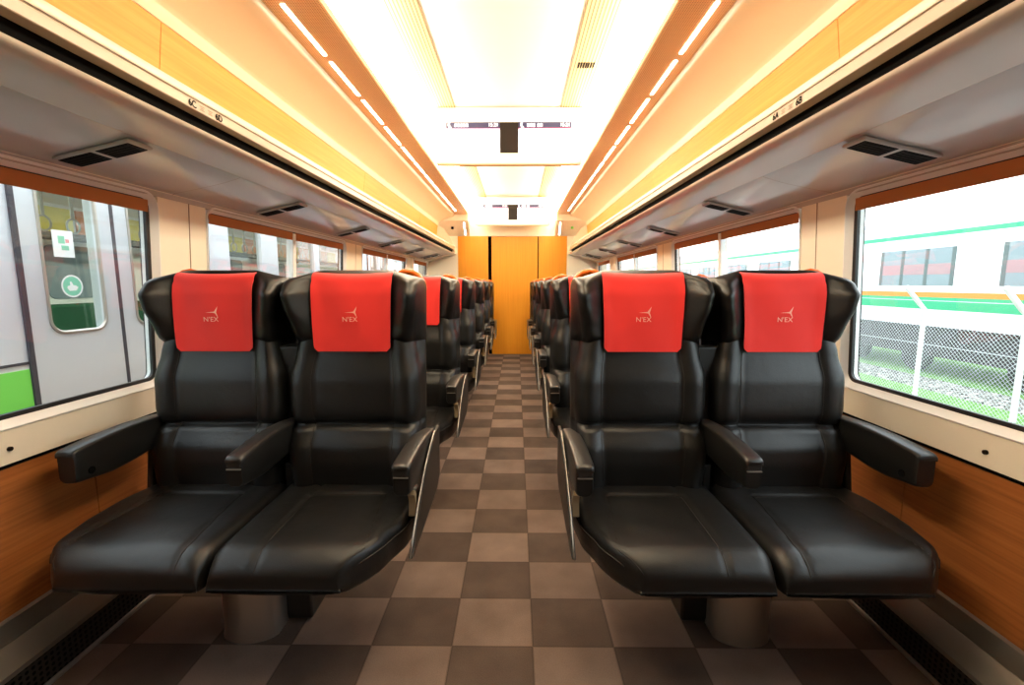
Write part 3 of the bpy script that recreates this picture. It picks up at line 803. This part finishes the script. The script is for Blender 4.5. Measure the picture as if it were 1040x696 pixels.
XA, XWN, XB = 0.502, 0.983, 0.742
def make_twin(s):
    org = Vector((s*XB, 1.35, 0.0))
    root = empty('twin_seat', org)
    def P(name, mb, m, parent=None, **kw):
        mb.mapped(lambda x, y, z: (x-org.x, y-org.y, z-org.z))
        return obj(name, mb, m, parent or root, **kw)
    # pedestal
    mb = MB(); rings = []
    x0, x1 = s*0.783-0.086, s*0.783+0.086
    for z, g in ((0.0, 0.003), (0.02, 0.0), (0.318, 0.0)):
        ring = []
        for i in range(25):
            t = -1+2*i/24
            ring.append(((x0+x1)/2+t*(0.086+g), 1.285-g+0.03*t*t+0.012*t**8, z))
        ring += [((x0+x1)/2+0.086+g, 1.39, z), ((x0+x1)/2-0.086-g, 1.39, z)]
        rings.append(ring)
    P('pedestal', mb.loft(rings), M['steel'], smooth=40)
    bx0, bx1 = sorted((s*0.60, s*0.69))
    P('equipment_box', MB().box(min(s*0.615, s*0.86), max(s*0.615, s*0.86), 1.392, 1.62, 0.0, 0.315), M['perforated'], bevel=0.008)
    P('seat_frame', MB().box(min(s*0.32, s*1.16), max(s*0.32, s*1.16), 1.20, 1.64, 0.296, 0.322), M['black_plastic'], bevel=0.008)
    for cx, o in ((s*XA, -s), (s*XWN, s)):
        cm = make_cushion(cx, o); NR = 53+8; piping = cushion_piping(cx, o)
        rows = [cm.v[i:i+NR] for i in range(0, len(cm.v), NR)]
        def zat(row, X):
            pr = sorted(row[:53])
            for p, q in zip(pr, pr[1:]):
                if p[0] <= X <= q[0]: return p[2]+(q[2]-p[2])*(X-p[0])/max(1e-9, q[0]-p[0])
            return pr[0][2]
        for which in (0, 1):      # outer seam, inner seam
            pts = []
            for row in rows[2:-6]:
                xs_ = [p[0] for p in row[:53]]; lo_, hi_ = min(xs_)+0.010, max(xs_)-0.010
                X = min(hi_, max(lo_, cx+o*seam_x(cx, row[0][1])[which]))
                pts.append((X, row[0][1], zat(row, X)+0.0004))
            f_ = pts[0]
            if which == 1: pts = [(f_[0], f_[1]-0.002, 0.335)]+pts
            t_ = MB().tube(pts, 0.0016, 6); piping.add(t_.v, t_.f)
        row = min(rows, key=lambda r_: abs(r_[0][1]-1.437))
        xa, xb = sorted((cx+o*seam_x(cx, 1.437)[0], cx+o*seam_x(cx, 1.437)[1]))
        t_ = MB().tube([(xa+(xb-xa)*i/12, row[0][1], zat(row, xa+(xb-xa)*i/12)+0.0004) for i in range(13)], 0.0015, 6); piping.add(t_.v, t_.f)
        c = P('seat_cushion', cm, M['leather'], smooth=0)
        P('piping', piping, M['thread'], c, smooth=0)
        bm_ = make_backrest(cx); NB = 61+11; brow = [bm_.v[i:i+NB] for i in range(0, len(bm_.v), NB)]
        us_ = nonuni(61); pip = MB()
        for tgt in (-0.6, 0.6):
            k = min(range(61), key=lambda i: abs(us_[i]-tgt))
            t_ = MB().tube([(r_[k][0], r_[k][1]-0.0004, r_[k][2]) for r_ in brow[6::2]], 0.0016, 6); pip.add(t_.v, t_.f)
        r_ = min(brow, key=lambda q: abs(q[0][2]-0.628))
        t_ = MB().tube([(p[0], p[1]-0.0004, p[2]) for p in r_[3:58:2]], 0.0016, 6); pip.add(t_.v, t_.f)
        bk = P('backrest', bm_, M['leather'], smooth=0)
        P('piping', pip, M['thread'], bk, smooth=0)
        P('headrest', make_headrest(cx), M['leather_head'], smooth=0)
        cv = P('headrest_cover', make_cover(cx), M['red'], smooth=50)
        cv['label'] = 'red cloth headrest cover with pale print'
        P('logo', make_logo(cx), M['logo'], cv, recalc=False)
        # orange hand grip on the outer shoulder
        g = [(cx+o*a, 1.705, z) for a, z in ((0.130, 1.146), (0.142, 1.160), (0.162, 1.164), (0.186, 1.160), (0.209, 1.147), (0.225, 1.122), (0.229, 1.098), (0.222, 1.080))]
        gp = P('grip', MB().tube(g, 0.012, 10, [0.007, 0.010, 0.011, 0.011, 0.011, 0.011, 0.010, 0.007]), M['orange'], smooth=0)
        gp['label'] = 'orange hand grip on the seat shoulder'
    P('back_joint', MB().box(min(s*0.62, s*0.85), max(s*0.62, s*0.85), 1.60, 1.655, 0.30, 0.90), M['black_plastic'], bevel=0.01)
    # armrests : aisle, centre, window
    for cx, y0, y1, z0, z1, w, d, dr_ in ((s*0.262, 1.243, 1.63, 0.604, 0.588, 0.052, 0.108, 0.0), (s*0.742, 1.243, 1.60, 0.627, 0.634, 0.050, 0.104, 0.01), (s*1.213, 1.228, 1.62, 0.648, 0.650, 0.056, 0.112, 0.02)):
        b_, t_, c_, l_ = armrest(cx, y0, y1, z0, z1, w, d, dr_)
        a = P('armrest', b_, M['black_plastic'], smooth=45)
        P('arm_pad', t_, M['arm_top'] if abs(cx) < 1.1 else M['black_plastic'], a, smooth=45)
        if abs(cx) < 1.1:
            P('end_cap', c_, M['arm_top'], a, bevel=0.004)
            P('cap_line', l_, M['bright_edge'], a)
        else:
            P('end_cap', MB().tube([(cx-s*(w/2+0.002), y0+0.045, z0-0.075), (cx-s*(w/2-0.004), y0+0.045, z0-0.075)], 0.011, 14), M['dark_gap'], a)
    # aisle side fairing : thin shaped plate with bright front edge
    def plate(x_in, x_out, pts):
        return MB().loft([[(x_in, y, z) for y, z in pts], [(x_out, y, z) for y, z in pts]])
    edge_pts = bez((1.605, 0.585), (1.50, 0.56), (1.37, 0.52), (1.19, 0.350), 10)
    pl_pts = edge_pts+[(1.215, 0.343), (1.60, 0.365), (1.665, 0.40), (1.675, 0.585)]
    sp_ = P('side_panel', plate(s*0.2335, s*0.2225, pl_pts), M['black_plastic'], bevel=0.002)
    P('edge_trim', MB().tube([(s*0.2280, y-0.003, z+0.003) for y, z in edge_pts], 0.0021, 6), M['bright_edge'], sp_, smooth=0)
    P('arm_bracket', MB().loft([[(s*x, y, z) for y, z in bez((1.285, 0.508), (1.325, 0.495), (1.33, 0.47), (1.315, 0.42), 6)+bez((1.297, 0.42), (1.312, 0.465), (1.305, 0.485), (1.275, 0.498), 6)] for x in (0.236, 0.256)]), M['bronze'], smooth=50)
    P('arm_bracket', MB().box(min(s*1.20, s*1.22), max(s*1.20, s*1.22), 1.52, 1.57, 0.33, 0.56).mapped(lambda x, y, z: (x, y-0.16*(0.56-z), z)), M['black_plastic'], bevel=0.004)
    P('arm_bracket', MB().box(min(s*0.722, s*0.748), max(s*0.722, s*0.748), 1.53, 1.60, 0.40, 0.49), M['black_plastic'], bevel=0.004)
    return root
ROWL = ['in the nearest row, both red covers fully visible', 'in the second row from the camera', 'in the third row from the camera', 'in the fourth row from the camera', 'in the fifth row from the camera', 'in the last row before the wooden end wall']
for side, s in SIDES:
    proto = make_twin(s)
    if s < 0: proto.location.x -= 0.005
    for i in range(6):
        o = proto if i == 0 else copy_tree(proto)
        o.location.y = 1.35+1.02*i
        tag(o, 'twin seat %s of the aisle %s' % (side, ROWL[i]), 'seat', 'twin seats on the %s of the aisle' % side)

# ------------------------------------------------------------------ outside : train on the left
XT = -2.40
root = empty('commuter_train', (XT, 4.0, -1.1), label='grey commuter train with green band standing close outside the left windows', cat='train')
def PT(name, mb, m, parent=None, **kw):
    mb.mapped(lambda x, y, z: (x-XT, y-4.0, z+1.1)); return obj(name, mb, m, parent or root, **kw)
doors = [(2.265, 2.795, 2.37, 2.69), (2.81, 3.35, 2.92, 3.24), (7.6, 8.14, 7.74, 8.04), (8.15, 8.69, 8.29, 8.59)]
twins_ = [(0.1, 1.5), (3.95, 4.45), (4.75, 5.6), (5.75, 6.9), (9.2, 10.5), (10.7, 12.0)]
zA, zB_ = 0.858, 1.66
body = MB()
ops = sorted([(d[2], d[3]) for d in doors]+twins_)
ye0, ye1 = -3.0, 20.0
body.box(XT-0.05, XT, ye0, ye1, -0.45, zA); body.box(XT-0.05, XT, ye0, ye1, zB_, 2.15)
ys = [ye0]+[v_ for w_ in ops for v_ in w_]+[ye1]
for a, b in zip(ys[0::2], ys[1::2]): body.box(XT-0.05, XT, a, b, zA, zB_)
PT('side_body', body, M['train_grey'])
PT('roof', MB().extrude_y([(XT, 2.15), (XT-0.25, 2.45), (XT-1.4, 2.6), (XT-2.6, 2.45), (XT-2.85, 2.15), (XT-2.7, 2.1), (XT-1.4, 2.3), (XT-0.1, 2.1)], ye0, ye1), M['train_grey'])
for (a, b, c, d) in doors:
    mb = MB(); t_ = 0.012
    mb.box(XT, XT+t_, a, c, -0.05, 1.80); mb.box(XT, XT+t_, d, b, -0.05, 1.80); mb.box(XT, XT+t_, c, d, -0.05, zA); mb.box(XT, XT+t_, c, d, zB_, 1.80)
    dl = PT('door_leaf', mb, M['train_door'])
    fr_ = []
    for off, dep in ((0.012, 0.002), (0.012, 0.008), (0.0, 0.010), (-0.008, 0.002)):
        fr_.append([(XT+t_+dep-0.002, y, z) for y, z in rr_loop(c-off-0.0, d+off, zA-off, zB_+off, 0.07+off)])
    # corner fillers make the opening rounded
    fill = MB()
    for (cy, cz, sy, sz) in ((c, zA, 1, 1), (d, zA, -1, 1), (c, zB_, 1, -1), (d, zB_, -1, -1)):
        r_ = 0.07; pts = [(cy, cz)]+[(cy+sy*(r_-r_*math.sin(k*PI/12)), cz+sz*(r_-r_*math.cos(k*PI/12))) for k in range(7)]
        fill.loft([[(XT+x, y, z) for y, z in pts] for x in (0.0, t_)])
    PT('door_corner', fill, M['train_door'], dl)
    PT('window_rim', MB().loft(fr_, True, False), M['bright_edge'], dl, smooth=40)
    PT('door_pane', MB().box(XT-0.01, XT-0.006, c-0.01, d+0.01, zA-0.01, zB_+0.01), M['glass_dark'], dl)
for (a, b) in twins_:
    PT('window_pane', MB().box(XT-0.03, XT-0.026, a-0.01, b+0.01, zA-0.01, zB_+0.01), M['glass_dark'])
mb = MB()
for y in (2.255, 2.803, 3.36, 7.595, 8.145, 8.695): mb.box(XT+0.001, XT+0.014, y-0.012, y+0.012, -0.45, 1.85)
PT('door_joint', mb, M['train_line'])
PT('lime_band', MB().box(XT, XT+0.004, ye0, 2.24, 0.50, 0.69), M['lime'])
PT('green_band', MB().box(XT, XT+0.004, ye0, 2.24, 0.38, 0.50), M['teal'])
PT('rain_rail', MB().box(XT, XT+0.006, ye0, 2.24, 0.715, 0.728), M['train_line'])
# interior seen through the door glass
PT('inner_wall', MB().box(XT-2.75, XT-2.7, ye0, ye1, -0.4, 2.2), M['in_wall'])
mb = MB()
for y in (1.2, 2.2, 3.4, 5.0, 6.4, 8.0, 9.6):
    for q in rr_loop(0, 0, 0, 0, 0.01)[:1]: pass
    pts = rr_loop(y, y+0.62, 0.95, 1.55, 0.08)
    mb.loft([[(x, yy, z) for yy, z in pts] for x in (XT-2.70, XT-2.69)])
PT('far_window', mb, M['far_window'])
PT('train_floor', MB().box(XT-2.75, XT-0.05, ye0, ye1, -0.12, -0.06), M['in_dark'])
PT('inner_ceiling', MB().box(XT-2.75, XT-0.05, ye0, ye1, 2.0, 2.06), M['in_wall'])
PT('ceiling_lamp', MB().box(XT-1.55, XT-1.30, ye0, ye1, 1.985, 2.0), M['train_lamp'])
bn = PT('bench', MB().box(XT-2.70, XT-2.58, 2.9, 9.0, 0.15, 0.89), M['bench'], bevel=0.04)
PT('bench_cushion', MB().box(XT-2.70, XT-2.2, 2.9, 9.0, 0.12, 0.30), M['bench'], bn, bevel=0.04)
# luggage shelf and poster rail
PT('shelf_rail', MB().box(XT-2.7, XT-2.35, ye0, ye1, 1.60, 1.63), M['in_dark'])
PT('handrail', MB().tube([(XT-2.2, ye0, 1.62), (XT-2.2, ye1, 1.62)], 0.018, 8), M['in_dark'])
mb = MB(); mb2 = MB()
for k in range(22):
    y = 1.0+k*0.55
    (mb if k % 2 else mb2).box(XT-2.69, XT-2.67, y, y+0.5, 1.68, 1.96)
PT('poster', mb, M['ad']); PT('poster', mb2, M['ad2'])
for k in range(26):
    y = 2.51+k*0.21; x = XT-0.75
    mb = MB().box(x-0.004, x+0.004, y-0.012, y+0.012, 1.575, 1.85)
    pts = [(x, y+0.050*math.sin(2*PI*i/16), 1.53+0.050*math.cos(2*PI*i/16)) for i in range(17)]
    mb.tube(pts, 0.007, 6)
    PT('hanging_strap', mb, M['strap'])
PT('strap_rail', MB().tube([(XT-0.75, ye0, 1.86), (XT-0.75, ye1, 1.86)], 0.014, 8), M['in_dark'])
# notices on the door glass
n1 = PT('paper_notice', MB().box(XT-0.005, XT-0.003, 2.445, 2.56, 1.262, 1.405), M['white_paint'])
PT('notice_picture', MB().box(XT-0.003, XT-0.002, 2.475, 2.51, 1.335, 1.375).box(XT-0.003, XT-0.002, 2.49, 2.53, 1.30, 1.325), M['pale_green'], n1)
PT('notice_picture', MB().box(XT-0.003, XT-0.002, 2.515, 2.535, 1.34, 1.36), M['pale_red'], n1)
def disc(r0, r1, x, c, n=28):
    mb = MB()
    for i in range(n):
        a0, a1 = 2*PI*i/n, 2*PI*(i+1)/n
        mb.add([(x, c[0]+r*math.cos(a), c[1]+r*math.sin(a)) for r, a in ((r0, a0), (r1, a0), (r1, a1), (r0, a1))], [(0, 1, 2, 3)])
    return mb
c_ = (2.525, 1.105)
n2 = PT('round_sticker', disc(0.0, 0.055, XT-0.0045, c_), M['pale_green'], recalc=False)
PT('sticker_ring', disc(0.053, 0.062, XT-0.004, c_), M['white_paint'], n2, recalc=False)
hand = [(-0.030, -0.012), (-0.018, -0.026), (0.020, -0.024), (0.034, -0.006), (0.020, 0.004), (0.006, 0.006), (-0.004, 0.026), (-0.012, 0.026), (-0.012, 0.004), (-0.028, 0.0)]
PT('sticker_hand', MB().add([(XT-0.0035, c_[0]+a, c_[1]+b) for a, b in hand], [tuple(range(len(hand)))]), M['white_paint'], n2, recalc=False)
PT('paper_notice', MB().box(XT-0.005, XT-0.003, 3.03, 3.10, 1.28, 1.46), M['white_paint'])

# ------------------------------------------------------------------ outside : right
ground = tag(obj('ground', MB().box(-40, 60, -40, 90, -1.40, -1.25), M['grass']), kind='structure')
tag(obj('ballast_bed', MB().loft([[(x, y, z) for x, z in ((9.25, -1.26), (9.45, -1.18), (10.2, -1.18), (10.35, -1.26))] for y in (-30, 80)]), M['ballast']), kind='structure')
tag(obj('track_bed', MB().box(-6, 7.4, -30, 80, -1.30, -1.20), M['ballast']), kind='structure')  # own track bed, widened out of view to keep green bounce off the racks
# fence
XF = 8.0
fen = empty('chain_link_fence', (XF, 8, -1.25), label='pale chain-link fence with bent-top posts between the right windows and the passing train', cat='fence')
def PF(name, mb, m, **kw):
    mb.mapped(lambda x, y, z: (x-XF, y-8, z+1.25)); return obj(name, mb, m, fen, **kw)
yp = 7.13
for k in range(-3, 10):
    y = yp+1.80*k
    mb = MB().tube([(XF, y, -1.26), (XF, y, 0.62), (XF-0.10, y, 0.72), (XF-0.40, y, 1.06)], 0.042, 8)
    PF('post', mb, M['post'], smooth=50)
mb = MB()
ya, yb = yp-5.4, yp+16.2
for z in (0.60, -0.05, -1.2, 0.80, 1.0):
    dx = -0.0 if z < 0.7 else -(0.10+(z-0.72)/0.34*0.30)
    mb.tube([(XF+dx, ya, z), (XF+dx, yb, z)], 0.006 if z != 0.60 else 0.010, 5)
PF('line_wire', mb, M['fence'])
mb = MB(); h = 1.80; step = 0.075; y = ya-h
while y < yb:
    for d_ in (0, 1):
        p0, p1 = (y, -1.2), (y+h, 0.6)
        t0 = max(0.0, (ya-y)/h); t1 = min(1.0, (yb-y)/h)
        if t1 > t0:
            q0 = (y+h*t0, -1.2+h*t0); q1 = (y+h*t1, -1.2+h*t1)
            if d_: q0 = (ya+yb-q0[0], q0[1]); q1 = (ya+yb-q1[0], q1[1])
            xx = XF+(0.004 if d_ else -0.004)
            mb.tube([(xx, q0[0], q0[1]), (xx, q1[0], q1[1])], 0.0032, 3)
    y += step
PF('wire_mesh', mb, M['fence'], recalc=False)
# passing train
XR = 10.7
tr = empty('passing_train', (XR, 12, -1.2), label='white train with orange and green stripes passing behind the fence on the right', cat='train')
def PR(name, mb, m, parent=None, **kw):
    mb.mapped(lambda x, y, z: (x-XR, y-12, z+1.2)); return obj(name, mb, m, parent or tr, **kw)
y0, y1 = -6, 60
PR('body', MB().extrude_y([(XR, 0.03), (XR, 2.30), (XR+0.04, 2.55), (XR+0.25, 2.85), (XR+1.4, 3.1), (XR+2.7, 2.8), (XR+2.9, 2.3), (XR+2.9, 0.03)], y0, y1), M['white_paint'], smooth=25)
PR('orange_band', MB().box(XR-0.006, XR, y0, y1, 0.77, 0.90), M['orange_stripe'])
PR('green_band', MB().box(XR-0.006, XR, y0, y1, 0.46, 0.77), M['mint'])
PR('grey_skirt', MB().box(XR-0.004, XR, y0, y1, 0.03, 0.42), M['train_grey'])
PR('upper_band', MB().box(XR-0.006, XR+0.05, y0, y1, 2.31, 2.42), M['mint'])
PR('gutter', MB().box(XR+0.10, XR+0.2, y0, y1, 2.80, 2.86), M['train_door'])
PR('undercarriage', MB().box(XR+0.1, XR+2.8, y0, y1, -0.75, 0.03), M['under'])
for k in range(-2, 9):
    yb_ = 12.4+4.9*k
    for dy in (0, 2.1):
        w_ = MB().tube([(XR+0.25, yb_+dy, -0.78), (XR+0.40, yb_+dy, -0.78)], 0.43, 24); PR('wheel', w_, M['under'], smooth=40)
for k in range(-4, 14):
    ya_ = 11.28+3.36*k
    f_ = PR('window', MB().box(XR-0.008, XR+0.01, ya_, ya_+2.28, 1.06, 2.02), M['far_window'], bevel=0.01)
    mb = MB()
    for y in (ya_+0.05, ya_+0.78, ya_+1.52, ya_+2.23): mb.box(XR-0.012, XR, y-0.05, y+0.05, 1.06, 2.02)
    PR('window_post', mb, M['post_grey'], f_)
    PR('pane_reflection', MB().box(XR-0.0095, XR, ya_+0.1, ya_+2.2, 1.35, 1.62), M['far_pane_red'], f_)

# ------------------------------------------------------------------ light
W = bpy.data.worlds.new('overcast_sky'); SC.world = W; W.use_nodes = True
bg = W.node_tree.nodes['Background']
bg.inputs['Color'].default_value = (0.90, 0.96, 1.0, 1); bg.inputs['Strength'].default_value = 2.6

# ------------------------------------------------------------------ camera
cam = bpy.data.cameras.new('camera'); co = bpy.data.objects.new('camera', cam); COL.objects.link(co)
FPX = 462.0
cam.sensor_fit = 'HORIZONTAL'; cam.sensor_width = 36.0; cam.lens = FPX/1040*36.0
cam.clip_start = 0.02; cam.clip_end = 300
co.location = (0.065, 0.0, 1.12)
co.rotation_euler = (PI/2-math.atan(60/FPX), 0, math.atan(4.5/FPX))
SC.camera = co
vs_ = SC.view_settings
vs_.view_transform = 'Standard'; vs_.look = 'None'; vs_.gamma = 1.0; vs_.exposure = 0.95; vs_.use_curve_mapping = False
cy = SC.cycles
cy.use_denoising = True
cy.max_bounces = 10; cy.diffuse_bounces = 6; cy.glossy_bounces = 4; cy.transparent_max_bounces = 16
cy.sample_clamp_indirect = 8.0
